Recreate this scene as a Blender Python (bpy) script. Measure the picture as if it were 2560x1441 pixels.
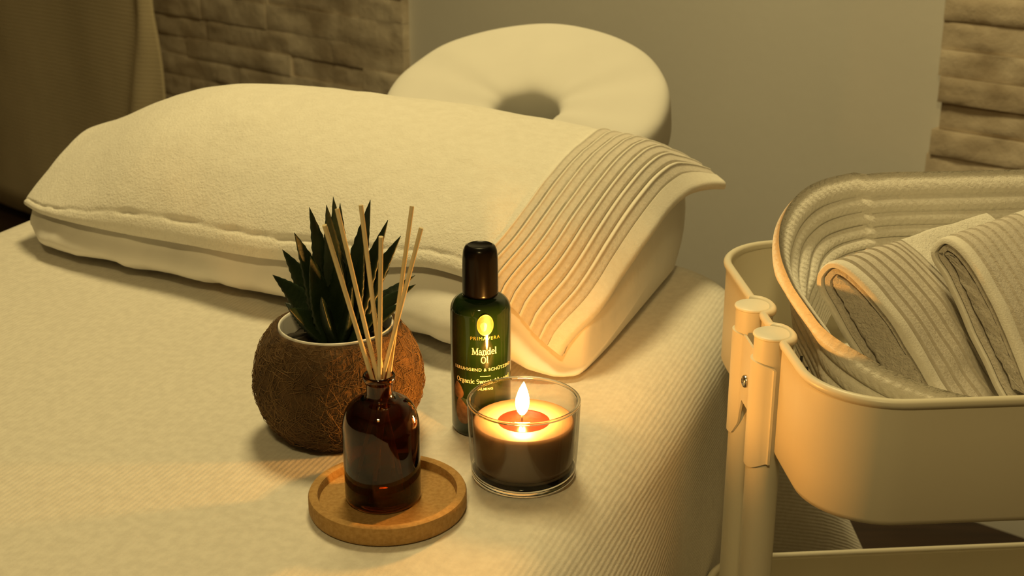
import bpy, math, random
from math import sin, cos, pi, radians, sqrt, atan2, exp
from mathutils import Vector, noise

for o in list(bpy.data.objects):
    bpy.data.objects.remove(o)
SC = bpy.context.scene
COL = SC.collection

# ------------------------------------------------------------------ camera, world, lights, exposure
TZ = 0.72                                   # height of the covered table top
cam_d = bpy.data.cameras.new('camera')
cam = bpy.data.objects.new('camera', cam_d)
COL.objects.link(cam)
cam.location = (0, 0, 1.12)
cam.rotation_euler = (radians(90 - 20.3), 0, 0)
cam_d.sensor_width = 36.0
cam_d.lens = 3350 / 2560 * 36.0
cam_d.clip_start = 0.02
cam_d.dof.use_dof = True
cam_d.dof.focus_distance = 0.86
cam_d.dof.aperture_fstop = 16.0
SC.camera = cam

world = bpy.data.worlds.new('world')
SC.world = world
world.use_nodes = True
world.node_tree.nodes['Background'].inputs[0].default_value = (1.0, 0.82, 0.45, 1)
world.node_tree.nodes['Background'].inputs[1].default_value = 0.05

def ceiling_lamp(name, loc, power, size, color):
    d = bpy.data.lights.new(name, 'AREA')
    d.shape = 'DISK'; d.size = size; d.energy = power; d.color = color
    o = bpy.data.objects.new(name, d)
    COL.objects.link(o)
    o.location = loc
    return o
WARM = (1.0, 0.775, 0.335)
ceiling_lamp('ceiling_lamp', (-0.08, 1.36, 2.25), 17.0, 0.42, WARM)
ceiling_lamp('ceiling_lamp', (-0.15, -0.55, 2.20), 13.0, 0.22, (1.0, 0.735, 0.29))

SC.view_settings.view_transform = 'Standard'
SC.view_settings.look = 'None'
SC.view_settings.gamma = 1.0
SC.view_settings.use_curve_mapping = False
SC.view_settings.exposure = 0.10
SC.cycles.sample_clamp_indirect = 6.0
SC.cycles.max_bounces = 12
SC.cycles.transparent_max_bounces = 24
SC.cycles.transmission_bounces = 12

# ------------------------------------------------------------------ helpers
rnd = random.Random(7)

def empty(name, loc, label, cat, group=None):
    o = bpy.data.objects.new(name, None)
    o.empty_display_size = 0.02
    COL.objects.link(o)
    o.location = loc
    o['label'] = label; o['category'] = cat
    if group: o['group'] = group
    return o

def tag(o, label, cat, group=None):
    o['label'] = label; o['category'] = cat
    if group: o['group'] = group
    return o

class MB:
    """Collects world-space geometry; build() links it as one mesh object."""
    def __init__(s):
        s.v = []; s.f = []; s.uv = None
    def add(s, v, f):
        b = len(s.v)
        s.v += [tuple(p) for p in v]
        s.f += [tuple(i + b for i in q) for q in f]
        return s
    def build(s, name, mat, parent=None, smooth=True, uv=None, sharp=None):
        me = bpy.data.meshes.new(name)
        base = Vector(parent_base(parent))
        me.from_pydata([Vector(p) - base for p in s.v], [], s.f)
        if smooth:
            me.polygons.foreach_set('use_smooth', [True] * len(me.polygons))
        if uv:
            l = me.uv_layers.new(name='UVMap')
            for lp in me.loops:
                l.data[lp.index].uv = uv[lp.vertex_index]
        me.update()
        if sharp and smooth:
            me.set_sharp_from_angle(angle=radians(sharp))
        me.materials.append(mat)
        o = bpy.data.objects.new(name, me)
        COL.objects.link(o)
        if parent is not None:
            o.parent = parent
        return o

def parent_base(p):
    b = Vector((0, 0, 0))
    while p is not None:
        b += Vector(p.location)
        p = p.parent
    return b

def structure(o):
    o['kind'] = 'structure'
    return o

def grid(fn, nu, nv, cu=False, cv=False):
    v = [fn(i, j) for i in range(nu) for j in range(nv)]
    f = []
    for i in range(nu if cu else nu - 1):
        for j in range(nv if cv else nv - 1):
            i2 = (i + 1) % nu; j2 = (j + 1) % nv
            f.append((i * nv + j, i2 * nv + j, i2 * nv + j2, i * nv + j2))
    return v, f

def lathe(prof, n=64, c=(0, 0, 0)):
    """prof: (r, z) from bottom to top; r = 0 gives a pole."""
    v = []; rows = []
    for r, z in prof:
        if r < 1e-7:
            rows.append([len(v)]); v.append((c[0], c[1], c[2] + z))
        else:
            rows.append(list(range(len(v), len(v) + n)))
            v += [(c[0] + r * cos(2 * pi * k / n), c[1] + r * sin(2 * pi * k / n), c[2] + z) for k in range(n)]
    f = []
    for a, b in zip(rows[:-1], rows[1:]):
        for k in range(n):
            k2 = (k + 1) % n
            if len(a) == 1 and len(b) == 1: continue
            if len(a) == 1: f.append((a[0], b[k2], b[k]))
            elif len(b) == 1: f.append((a[k], a[k2], b[0]))
            else: f.append((a[k], a[k2], b[k2], b[k]))
    return v, f

def tube(pts, r, n=10, caps=True, closed=False):
    pts = [Vector(p) for p in pts]
    m = len(pts); v = []
    rr = r if callable(r) else (lambda t: r)
    up = None
    for i, p in enumerate(pts):
        if closed:
            t = pts[(i + 1) % m] - pts[i - 1]
        else:
            t = pts[min(i + 1, m - 1)] - pts[max(i - 1, 0)]
        t.normalize()
        if up is None:
            up = Vector((0, 0, 1)) if abs(t.z) < 0.9 else Vector((1, 0, 0))
        a = t.cross(up)
        if a.length < 1e-6: a = t.orthogonal()
        a.normalize(); b = a.cross(t).normalized(); up = b
        R = rr(i / max(1, m - 1))
        v += [p + (a * cos(2 * pi * k / n) + b * sin(2 * pi * k / n)) * R for k in range(n)]
    f = []
    for i in range(m if closed else m - 1):
        i2 = (i + 1) % m
        for k in range(n):
            k2 = (k + 1) % n
            f.append((i * n + k, i2 * n + k, i2 * n + k2, i * n + k2))
    if caps and not closed:
        f.append(tuple(range(n))); f.append(tuple((m - 1) * n + k for k in reversed(range(n))))
    return v, f

def box(x0, x1, y0, y1, z0, z1, fr=None):
    fr = fr or (lambda a, b, z: (a, b, z))
    v = [fr(x, y, z) for x in (x0, x1) for y in (y0, y1) for z in (z0, z1)]
    return v, [(0, 1, 3, 2), (4, 6, 7, 5), (0, 4, 5, 1), (2, 3, 7, 6), (0, 2, 6, 4), (1, 5, 7, 3)]

def rrect(x0, x1, y0, y1, r, nc=10, ns=8):
    """Counter-clockwise rounded rectangle: list of (x, y, nx, ny)."""
    out = []
    r = max(r, 1e-4)
    cs = [(x1 - r, y0 + r, -90), (x1 - r, y1 - r, 0), (x0 + r, y1 - r, 90), (x0 + r, y0 + r, 180)]
    for k in range(4):
        cx, cy, a0 = cs[k]
        for i in range(nc + 1):
            a = radians(a0 + 90 * i / nc)
            out.append((cx + r * cos(a), cy + r * sin(a), cos(a), sin(a)))
        nx_ = cs[(k + 1) % 4]
        a = radians(a0 + 90)
        p = (cx + r * cos(a), cy + r * sin(a))
        q = (nx_[0] + r * cos(a), nx_[1] + r * sin(a))
        for i in range(1, ns):
            t = i / ns
            out.append((p[0] + (q[0] - p[0]) * t, p[1] + (q[1] - p[1]) * t, cos(a), sin(a)))
    return out

def interp(xs, ys, x):
    if x <= xs[0]: return ys[0]
    for i in range(len(xs) - 1):
        if x <= xs[i + 1]:
            t = (x - xs[i]) / (xs[i + 1] - xs[i])
            # smooth Catmull-Rom
            y0 = ys[max(i - 1, 0)]; y1 = ys[i]; y2 = ys[i + 1]; y3 = ys[min(i + 2, len(ys) - 1)]
            h = xs[i + 1] - xs[i]
            m1 = (y2 - y0) / max(1e-9, xs[i + 1] - xs[max(i - 1, 0)]) * h
            m2 = (y3 - y1) / max(1e-9, xs[min(i + 2, len(xs) - 1)] - xs[i]) * h
            return (2*t**3-3*t*t+1)*y1 + (t**3-2*t*t+t)*m1 + (-2*t**3+3*t*t)*y2 + (t**3-t*t)*m2
    return ys[-1]

def fbm(x, y, z, s, oct=3):
    p = Vector((x, y, z)) * s
    t = 0; a = 1
    for k in range(oct):
        t += a * noise.noise(p); p = p * 2.03 + Vector((3.1, 1.7, 9.2)); a *= 0.5
    return t

# ------------------------------------------------------------------ materials
def srgb(r, g, b):
    f = lambda c: c / 12.92 if c <= 0.04045 else ((c + 0.055) / 1.055) ** 2.4
    return (f(r / 255), f(g / 255), f(b / 255), 1)

def new_mat(name):
    m = bpy.data.materials.new(name)
    m.use_nodes = True
    nt = m.node_tree
    return m, nt, nt.nodes['Principled BSDF']

def pm(name, col, rough=0.8, col2=None, cscale=30, cdetail=4, clo=0.35, chi=0.65, bumps=(), sheen=0.0, sss=0.0, sssr=(0.01, 0.006, 0.003), metal=0.0, spec=0.5, coat=0.0, stretch=None):
    """Procedural principled material. bumps: (scale, strength, distance[, detail])."""
    m, nt, p = new_mat(name)
    N = nt.nodes; L = nt.links
    col = tuple(col[:3]) + (1,)
    p.inputs['Base Color'].default_value = col
    p.inputs['Roughness'].default_value = rough
    p.inputs['Metallic'].default_value = metal
    p.inputs['Specular IOR Level'].default_value = spec
    p.inputs['Coat Weight'].default_value = coat
    p.inputs['Coat Roughness'].default_value = 0.15
    if sheen:
        p.inputs['Sheen Weight'].default_value = sheen
        p.inputs['Sheen Roughness'].default_value = 0.6
    if sss:
        p.inputs['Subsurface Weight'].default_value = sss
        p.inputs['Subsurface Radius'].default_value = sssr
        p.inputs['Subsurface Scale'].default_value = 1.0
    tc = N.new('ShaderNodeTexCoord')
    src = tc.outputs['Object']
    if stretch:
        mp = N.new('ShaderNodeMapping')
        mp.inputs['Scale'].default_value = stretch
        L.new(src, mp.inputs['Vector']); src = mp.outputs['Vector']
    if col2:
        nz = N.new('ShaderNodeTexNoise'); nz.inputs['Scale'].default_value = cscale; nz.inputs['Detail'].default_value = cdetail
        L.new(src, nz.inputs['Vector'])
        cr = N.new('ShaderNodeValToRGB')
        cr.color_ramp.elements[0].position = clo; cr.color_ramp.elements[0].color = col
        cr.color_ramp.elements[1].position = chi; cr.color_ramp.elements[1].color = tuple(col2[:3]) + (1,)
        L.new(nz.outputs['Fac'], cr.inputs['Fac'])
        L.new(cr.outputs['Color'], p.inputs['Base Color'])
    prev = None
    for b in bumps:
        nz = N.new('ShaderNodeTexNoise'); nz.inputs['Scale'].default_value = b[0]; nz.inputs['Detail'].default_value = b[3] if len(b) > 3 else 3
        L.new(src, nz.inputs['Vector'])
        bp = N.new('ShaderNodeBump'); bp.inputs['Strength'].default_value = b[1]; bp.inputs['Distance'].default_value = b[2]
        L.new(nz.outputs['Fac'], bp.inputs['Height'])
        if prev is not None: L.new(prev.outputs['Normal'], bp.inputs['Normal'])
        prev = bp
    if prev is not None: L.new(prev.outputs['Normal'], p.inputs['Normal'])
    return m

def wave_bump(m, pitch, strength, dist, axis=0, sharp=1.0, second=None):
    """Adds fine woven ribs along one UV direction (UV in metres)."""
    nt = m.node_tree; N = nt.nodes; L = nt.links; p = N['Principled BSDF']
    uv = N.new('ShaderNodeUVMap'); sx = N.new('ShaderNodeSeparateXYZ')
    L.new(uv.outputs['UV'], sx.inputs[0])
    wob = N.new('ShaderNodeTexNoise'); wob.inputs['Scale'].default_value = 60
    L.new(uv.outputs['UV'], wob.inputs['Vector'])
    ad = N.new('ShaderNodeMath'); ad.operation = 'MULTIPLY_ADD'; ad.inputs[1].default_value = pitch * 0.5
    L.new(wob.outputs['Fac'], ad.inputs[0]); L.new(sx.outputs[axis], ad.inputs[2])
    mu = N.new('ShaderNodeMath'); mu.operation = 'MULTIPLY'; mu.inputs[1].default_value = 2 * pi / pitch
    L.new(ad.outputs[0], mu.inputs[0])
    si = N.new('ShaderNodeMath'); si.operation = 'SINE'; L.new(mu.outputs[0], si.inputs[0])
    bp = N.new('ShaderNodeBump'); bp.inputs['Strength'].default_value = strength; bp.inputs['Distance'].default_value = dist
    L.new(si.outputs[0], bp.inputs['Height'])
    old = p.inputs['Normal'].links[0].from_socket if p.inputs['Normal'].links else None
    if old: L.new(old, bp.inputs['Normal'])
    L.new(bp.outputs['Normal'], p.inputs['Normal'])
    return m

def braid_bump(m, pitch, strength, dist):
    """Slanting plaits along a coil; they meet in a V at every coil joint (UV: length, coil * 0.01)."""
    nt = m.node_tree; N = nt.nodes; L = nt.links; p = N['Principled BSDF']
    uv = N.new('ShaderNodeUVMap'); sx = N.new('ShaderNodeSeparateXYZ'); L.new(uv.outputs['UV'], sx.inputs[0])
    pp = N.new('ShaderNodeMath'); pp.operation = 'PINGPONG'; pp.inputs[1].default_value = 0.005
    L.new(sx.outputs[1], pp.inputs[0])
    ad = N.new('ShaderNodeMath'); ad.operation = 'ADD'; L.new(sx.outputs[0], ad.inputs[0]); L.new(pp.outputs[0], ad.inputs[1])
    mu = N.new('ShaderNodeMath'); mu.operation = 'MULTIPLY'; mu.inputs[1].default_value = 2 * pi / pitch; L.new(ad.outputs[0], mu.inputs[0])
    si = N.new('ShaderNodeMath'); si.operation = 'SINE'; L.new(mu.outputs[0], si.inputs[0])
    bp = N.new('ShaderNodeBump'); bp.inputs['Strength'].default_value = strength; bp.inputs['Distance'].default_value = dist
    L.new(si.outputs[0], bp.inputs['Height'])
    L.new(p.inputs['Normal'].links[0].from_socket, bp.inputs['Normal']); L.new(bp.outputs['Normal'], p.inputs['Normal'])
    return m

def thin_glass(name, centre, edge, rough=0.0, ior=1.45):
    """Clear thin-walled glass: straight-through transmission with Fresnel gloss, tinted more where the wall is seen along its length."""
    m = bpy.data.materials.new(name); m.use_nodes = True
    nt = m.node_tree; N = nt.nodes; L = nt.links
    N.remove(N['Principled BSDF'])
    out = N['Material Output']
    tr = N.new('ShaderNodeBsdfTransparent'); gl = N.new('ShaderNodeBsdfGlossy')
    gl.inputs['Roughness'].default_value = rough
    lw = N.new('ShaderNodeLayerWeight'); lw.inputs['Blend'].default_value = 0.35
    mx = N.new('ShaderNodeMix'); mx.data_type = 'RGBA'
    mx.inputs[6].default_value = tuple(centre) + (1,); mx.inputs[7].default_value = tuple(edge) + (1,)
    pw = N.new('ShaderNodeMath'); pw.operation = 'POWER'; pw.inputs[1].default_value = 2.0
    L.new(lw.outputs['Facing'], pw.inputs[0]); L.new(pw.outputs[0], mx.inputs[0]); L.new(mx.outputs[2], tr.inputs['Color'])
    f5 = N.new('ShaderNodeMath'); f5.operation = 'POWER'; f5.inputs[1].default_value = 5.0
    lw2 = N.new('ShaderNodeLayerWeight'); lw2.inputs['Blend'].default_value = 0.5
    L.new(lw2.outputs['Facing'], f5.inputs[0])
    fr = N.new('ShaderNodeMath'); fr.operation = 'MULTIPLY_ADD'; fr.inputs[1].default_value = 0.75; fr.inputs[2].default_value = 0.035
    L.new(f5.outputs[0], fr.inputs[0])
    ms = N.new('ShaderNodeMixShader')
    L.new(fr.outputs[0], ms.inputs[0]); L.new(tr.outputs[0], ms.inputs[1]); L.new(gl.outputs[0], ms.inputs[2])
    L.new(ms.outputs[0], out.inputs['Surface'])
    return m

def glass(name, col, rough=0.0, ior=1.5):
    m, nt, p = new_mat(name)
    p.inputs['Base Color'].default_value = tuple(col[:3]) + (1,)
    p.inputs['Roughness'].default_value = rough
    p.inputs['IOR'].default_value = ior
    p.inputs['Transmission Weight'].default_value = 1.0
    return m

M = {}
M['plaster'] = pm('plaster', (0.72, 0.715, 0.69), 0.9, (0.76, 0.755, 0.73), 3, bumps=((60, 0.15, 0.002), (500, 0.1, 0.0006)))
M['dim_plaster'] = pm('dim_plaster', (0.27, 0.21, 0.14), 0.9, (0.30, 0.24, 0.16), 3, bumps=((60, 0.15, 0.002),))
M['ceiling'] = pm('ceiling_paint', (0.78, 0.77, 0.74), 0.9, (0.80, 0.79, 0.76), 4)
M['floor'] = pm('dark_floor', (0.030, 0.016, 0.010), 0.5, (0.048, 0.026, 0.015), 6, stretch=(1, 12, 1), bumps=((40, 0.1, 0.001),))
M['stone'] = pm('split_stone', (0.42, 0.345, 0.255), 0.85, (0.76, 0.68, 0.56), 11, 9, 0.33, 0.68, bumps=((45, 0.5, 0.006, 6), (300, 0.4, 0.0012)))
M['curtain'] = wave_bump(pm('linen_curtain', (0.82, 0.71, 0.49), 0.95, (0.75, 0.65, 0.44), 5, bumps=((500, 0.3, 0.001),)), 0.010, 0.22, 0.0008, 1)
M['sheet'] = wave_bump(pm('ribbed_bed_cover', (0.64, 0.61, 0.55), 0.95, (0.71, 0.68, 0.615), 160, 3, bumps=((20, 0.12, 0.004, 3), (900, 0.35, 0.0006)), sheen=0.15), 0.0036, 0.20, 0.0005, 0)
M['pillow'] = pm('white_cotton', (0.85, 0.83, 0.785), 0.9, (0.88, 0.86, 0.815), 20, bumps=((30, 0.25, 0.006, 3), (900, 0.15, 0.0004)), sheen=0.1)
M['terry'] = pm('cream_terry', (0.80, 0.775, 0.70), 1.0, (0.86, 0.84, 0.77), 120, 5, 0.3, 0.7, bumps=((28, 0.25, 0.006, 3), (420, 0.6, 0.0016, 4), (1200, 0.5, 0.0008)), sheen=0.35)
M['ribterry'] = pm('ribbed_terry', (0.60, 0.555, 0.485), 1.0, (0.67, 0.625, 0.55), 300, 4, bumps=((500, 0.5, 0.001, 4), (1400, 0.4, 0.0006)), sheen=0.2)
M['ribridge'] = pm('pale_weave', (0.80, 0.765, 0.68), 0.95, (0.84, 0.81, 0.73), 300, 3, bumps=((900, 0.4, 0.0007),), sheen=0.2)
M['greyterry'] = pm('beige_terry', (0.62, 0.57, 0.495), 1.0, (0.70, 0.65, 0.57), 220, 4, bumps=((500, 0.8, 0.002, 4), (1300, 0.5, 0.001)), sheen=0.3)
M['cushion'] = pm('white_jersey', (0.67, 0.66, 0.625), 0.9, (0.70, 0.69, 0.655), 10, bumps=((18, 0.15, 0.006, 2), (700, 0.12, 0.0004)), sheen=0.1)
M['dark_vinyl'] = pm('dark_vinyl', (0.05, 0.055, 0.045), 0.6, (0.07, 0.075, 0.06), 30, bumps=((200, 0.2, 0.001),))
M['cream_vinyl'] = pm('cream_vinyl', (0.5, 0.45, 0.35), 0.6, (0.54, 0.49, 0.38), 8, bumps=((250, 0.2, 0.0008),))
M['wood'] = pm('beech_wood', (0.30, 0.17, 0.08), 0.5, (0.38, 0.23, 0.11), 8, stretch=(8, 8, 1), bumps=((60, 0.1, 0.0006),))
M['cream_metal'] = pm('cream_powder_coat', (0.70, 0.655, 0.53), 0.38, (0.72, 0.675, 0.55), 6, bumps=((900, 0.06, 0.0003),), spec=0.5)
M['cream_cap'] = pm('cream_plastic', (0.78, 0.755, 0.65), 0.4, (0.80, 0.775, 0.67), 6, bumps=((700, 0.05, 0.0003),))
M['chrome'] = pm('screw_steel', (0.62, 0.60, 0.56), 0.22, (0.5, 0.48, 0.45), 60, metal=1.0)
M['rope'] = braid_bump(pm('cotton_rope', (0.85, 0.82, 0.745), 1.0, (0.90, 0.875, 0.80), 220, 4, bumps=((260, 0.4, 0.0018, 3), (900, 0.4, 0.001)), sheen=0.25), 0.0060, 0.22, 0.0007)
M['black_thread'] = pm('black_thread', (0.012, 0.011, 0.010), 0.8, (0.02, 0.018, 0.016), 200)
M['coir'] = pm('coir_fibre', (0.055, 0.029, 0.010), 1.0, (0.105, 0.057, 0.021), 130, 6, 0.35, 0.68, bumps=((140, 0.9, 0.004, 6), (500, 0.7, 0.0018, 5)))
M['coir_pale'] = pm('coir_strand', (0.105, 0.058, 0.022), 0.9, (0.20, 0.12, 0.05), 40)
M['white_plastic'] = pm('white_plastic', (0.82, 0.81, 0.78), 0.35, (0.84, 0.83, 0.80), 10)
M['soil'] = pm('dark_soil', (0.012, 0.009, 0.006), 1.0, (0.03, 0.022, 0.014), 150, bumps=((200, 0.8, 0.003),))
M['leaf'] = pm('succulent_leaf', (0.007, 0.016, 0.006), 0.45, (0.015, 0.029, 0.010), 90, 4, 0.35, 0.7, bumps=((350, 0.4, 0.0006),))
M['cork'] = pm('fine_cork', (0.33, 0.185, 0.052), 0.85, (0.42, 0.25, 0.08), 420, 5, 0.35, 0.65, bumps=((500, 0.5, 0.0007, 4),))
M['reed'] = pm('rattan_reed', (0.62, 0.50, 0.28), 0.8, (0.72, 0.60, 0.37), 160, 3, bumps=((500, 0.3, 0.0004),), stretch=(1, 1, 0.15))
M['cap'] = pm('black_cap', (0.004, 0.003, 0.0025), 0.22, (0.005, 0.004, 0.003), 20, spec=0.16)
M['gold'] = pm('gold_print', (0.78, 0.50, 0.12), 0.35, (0.72, 0.44, 0.10), 300, metal=0.6)
M['gold_dark'] = pm('gold_emblem', (0.26, 0.15, 0.02), 0.45, (0.32, 0.19, 0.03), 500)
M['cream_print'] = pm('cream_print', (0.80, 0.68, 0.48), 0.6, (0.82, 0.70, 0.50), 200)
M['almond'] = pm('almond_print', (0.16, 0.075, 0.03), 0.6, (0.26, 0.13, 0.055), 350, 4)
M['leafprint'] = pm('leaf_print', (0.03, 0.05, 0.025), 0.6, (0.05, 0.075, 0.04), 250, 4)
M['wick'] = pm('burnt_wick', (0.015, 0.010, 0.008), 0.9, (0.03, 0.02, 0.012), 900)
M['wax'] = pm('mauve_wax', (0.150, 0.106, 0.074), 0.5, (0.165, 0.116, 0.082), 60, sss=0.25, sssr=(0.006, 0.003, 0.0012), bumps=((120, 0.1, 0.0006),))
M['melt'] = pm('melted_wax', (0.030, 0.006, 0.004), 0.12, (0.036, 0.007, 0.0045), 90, spec=0.5)
M['jar'] = thin_glass('clear_glass', (0.98, 0.97, 0.945), (0.16, 0.135, 0.10))
M['solid_glass'] = glass('solid_glass', (0.93, 0.92, 0.88), 0.0, 1.5)
M['amber'] = glass('amber_glass', (0.22, 0.095, 0.026), 0.0, 1.45)
M['liquid'] = glass('diffuser_oil', (0.60, 0.28, 0.09), 0.0, 1.36)

def bottle_green():
    m, nt, p = new_mat('dark_green_glass')
    p.inputs['Base Color'].default_value = (0.008, 0.020, 0.004, 1)
    p.inputs['Roughness'].default_value = 0.09
    p.inputs['IOR'].default_value = 1.5
    p.inputs['Coat Weight'].default_value = 0.15
    p.inputs['Coat Roughness'].default_value = 0.03
    p.inputs['Subsurface Weight'].default_value = 0.0
    p.inputs['Subsurface Radius'].default_value = (0.003, 0.008, 0.001)
    return m
M['green'] = bottle_green()

def flame_mat():
    m = bpy.data.materials.new('flame'); m.use_nodes = True
    nt = m.node_tree; N = nt.nodes; L = nt.links
    N.remove(N['Principled BSDF'])
    em = N.new('ShaderNodeEmission')
    em.inputs['Color'].default_value = (1.0, 0.42, 0.075, 1)
    em.inputs['Strength'].default_value = 820
    L.new(em.outputs[0], N['Material Output'].inputs['Surface'])
    return m
M['flame'] = flame_mat()

# ------------------------------------------------------------------ room shell (aligned with the far wall)
WN = (0.643, 0.766); W1 = (0.766, -0.643); WD = 1.975
def wf(a, b, z):            # a along the far wall (to the right), b towards the far wall
    return (a * W1[0] + b * WN[0], a * W1[1] + b * WN[1], z)
RX0, RX1, RY0, RZ = -3.9, 1.7, -1.6, 2.45
def slab(name, mat, a0, a1, b0, b1, z0, z1):
    return structure(MB().add(*box(a0, a1, b0, b1, z0, z1, wf)).build(name, mat, smooth=False))
slab('floor', M['floor'], RX0 - .1, RX1 + .1, RY0 - .1, WD + .1, -0.1, 0.0)
slab('ceiling', M['ceiling'], RX0 - .1, RX1 + .1, RY0 - .1, WD + .1, RZ, RZ + 0.1)
slab('wall_back', M['plaster'], RX0 - .1, RX1 + .1, WD, WD + .1, 0, RZ)
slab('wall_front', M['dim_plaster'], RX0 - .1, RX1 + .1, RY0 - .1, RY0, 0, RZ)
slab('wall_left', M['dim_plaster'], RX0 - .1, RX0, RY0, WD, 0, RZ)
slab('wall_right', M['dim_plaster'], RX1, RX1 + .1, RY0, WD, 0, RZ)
slab('baseboard_back', M['ceiling'], RX0, RX1, WD - 0.014, WD, 0.0, 0.07)

def stone_wall(name, a0, a1, z0, z1, course, jag_left, jag_right, seed, slope=0.0):
    r = random.Random(seed)
    mb = MB()
    z = z0; row = 0
    while z < z1 - 1e-6:
        h = course * r.choice((0.92, 1.0, 1.0, 1.1))
        if z + h > z1: h = z1 - z
        a = a0 - jag_left * r.random()
        end = a1 + jag_right * r.random()
        while a < end - 1e-4:
            l = r.uniform(0.16, 0.48)
            if end - (a + l) < 0.07: l = end - a
            d = 0.016 + 0.012 * r.random()
            sd = r.random() * 50
            na = max(6, int(l / 0.014)); nz = 6
            def fn(i, j, a=a, l=l, d=d, z=z, h=h, sd=sd, na=na, nz=nz):
                u = i / na; w = j / nz
                e = min(u * l, (1 - u) * l, w * h, (1 - w) * h)
                k = min(1.0, e / 0.004)
                dd = d + 0.0055 * fbm(a + u * l, z + w * h, sd, 14, 4) * k
                g = 0.0003
                edge = i in (0, na) or j in (0, nz)
                aa = a + g + (l - 2 * g) * u; zz = z + g + (h - 2 * g) * w
                if edge: dd = d - 0.0022
                return wf(aa, WD - dd, zz)
            v, f = grid(fn, na + 1, nz + 1)
            nb = len(v)
            ring = [i * (nz + 1) for i in range(na + 1)] + [na * (nz + 1) + j for j in range(1, nz + 1)] + \
                   [i * (nz + 1) + nz for i in range(na - 1, -1, -1)] + [j for j in range(nz - 1, 0, -1)]
            for q in ring:
                i, j = divmod(q, nz + 1)
                v.append(wf(a + 0.0006 + (l - 0.0012) * i / na, WD + 0.002, z + 0.0006 + (h - 0.0012) * j / nz))
            m = len(ring)
            for k in range(m):
                k2 = (k + 1) % m
                f.append((ring[k], nb + k, nb + k2, ring[k2]))
            mb.add(v, f)
            a += l
        z += h; row += 1
    return structure(mb.build(name, M['stone'], sharp=50))
stone_wall('wall_stone_left', -3.35, -1.932, 0.07, 1.1, 0.050, 0.0, 0.0, 3)
stone_wall('wall_stone_right', -0.79, 1.0, 0.07, 1.2, 0.043, 0.022, 0.0, 11)

# curtain hanging over the left end of the stone
def build_curtain():
    n, mz = 150, 40
    a0, a1 = -3.75, -2.625
    uv = []
    def fn(i, j):
        u = i / (n - 1); w = j / (mz - 1)
        z = 0.03 + 2.40 * w
        a = a0 + (a1 - a0) * u
        s = 0.006 * sin(a * 11 + 0.6 * sin(z * 2.3)) + 0.003 * fbm(a, z, 0, 5)
        # last folds by the free edge
        e = exp(-((a1 - a - 0.03 - 0.30 * max(0, 0.62 - z)) / 0.03) ** 2)
        s += 0.022 * e
        edge = -0.018 * max(0, 0.8 - z)
        uv.append((a, z))
        return wf(a + edge * u + 0.006 * sin(z * 5), WD - 0.115 - s, z)
    v, f = grid(fn, n, mz)
    mb = MB().add(v, f)
    o = mb.build('curtain', M['curtain'], uv=uv)
    md = o.modifiers.new('thickness', 'SOLIDIFY'); md.thickness = 0.003; md.offset = 0
    tag(o, 'dark olive beige fabric curtain hanging at the left in front of the stone wall', 'curtain')
build_curtain()

# ------------------------------------------------------------------ massage table and its cover
E1 = (0.9304, -0.3665); E2 = (0.3665, 0.9304)
def tw(u, v, z):            # u across the table (right edge -0.193), v along it (far end 1.157)
    return (u * E1[0] + v * E2[0], u * E1[1] + v * E2[1], z)
TU0, TU1, TV0, TV1, TR = -0.950, -0.200, -0.72, 1.157, 0.111
def table_outline(d=0.0):
    """Table outline moved outward by d: list of (u, v, nu, nv)."""
    return [(x + nx * d, y + ny * d, nx, ny) for x, y, nx, ny in rrect(TU0, TU1, TV0, TV1, TR, 16, 48)]

def build_table():
    root = empty('massage_table', tw((TU0 + TU1) / 2, (TV0 + TV1) / 2, 0), 'massage table hidden beneath the cream ribbed cover', 'table')
    mb = MB()
    prof = [(-0.030, 0.645), (-0.012, 0.648), (-0.006, 0.66), (-0.006, 0.668), (-0.010, 0.686), (-0.020, 0.702), (-0.034, 0.7125), (-0.050, 0.7155)]
    rings = [[tw(x, y, z) for (x, y, nx, ny) in table_outline(d)] for d, z in prof]
    n = len(rings[0])
    v = [p for r in rings for p in r]
    f = [(i * n + k, i * n + (k + 1) % n, (i + 1) * n + (k + 1) % n, (i + 1) * n + k) for i in range(len(rings) - 1) for k in range(n)]
    f.append(tuple(reversed(range(n)))); f.append(tuple((len(rings) - 1) * n + k for k in range(n)))
    mb.add(v, f).build('padded_top', M['cream_vinyl'], root, sharp=40)
    for u in (TU0 + 0.13, TU1 - 0.13):
        for w in (TV0 + 0.2, TV1 - 0.2):
            p = []
            for z, k in ((0.0, 0.02), (0.02, 0.023), (0.30, 0.024), (0.645, 0.028)):
                p.append([tw(u + a * k, w + b * k, z) for a, b in ((-1, -1), (1, -1), (1, 1), (-1, 1))])
            v = [q for r in p for q in r]
            f = [(i * 4 + k, i * 4 + (k + 1) % 4, (i + 1) * 4 + (k + 1) % 4, (i + 1) * 4 + k) for i in range(3) for k in range(4)]
            f += [(3, 2, 1, 0), (12, 13, 14, 15)]
            MB().add(v, f).build('leg', M['wood'], root, smooth=False)
    for w in (TV0 + 0.2, TV1 - 0.2):
        MB().add(*box(TU0 + 0.13, TU1 - 0.13, w - 0.012, w + 0.012, 0.24, 0.29, tw)).build('cross_bar', M['wood'], root, smooth=False)
build_table()

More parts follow.
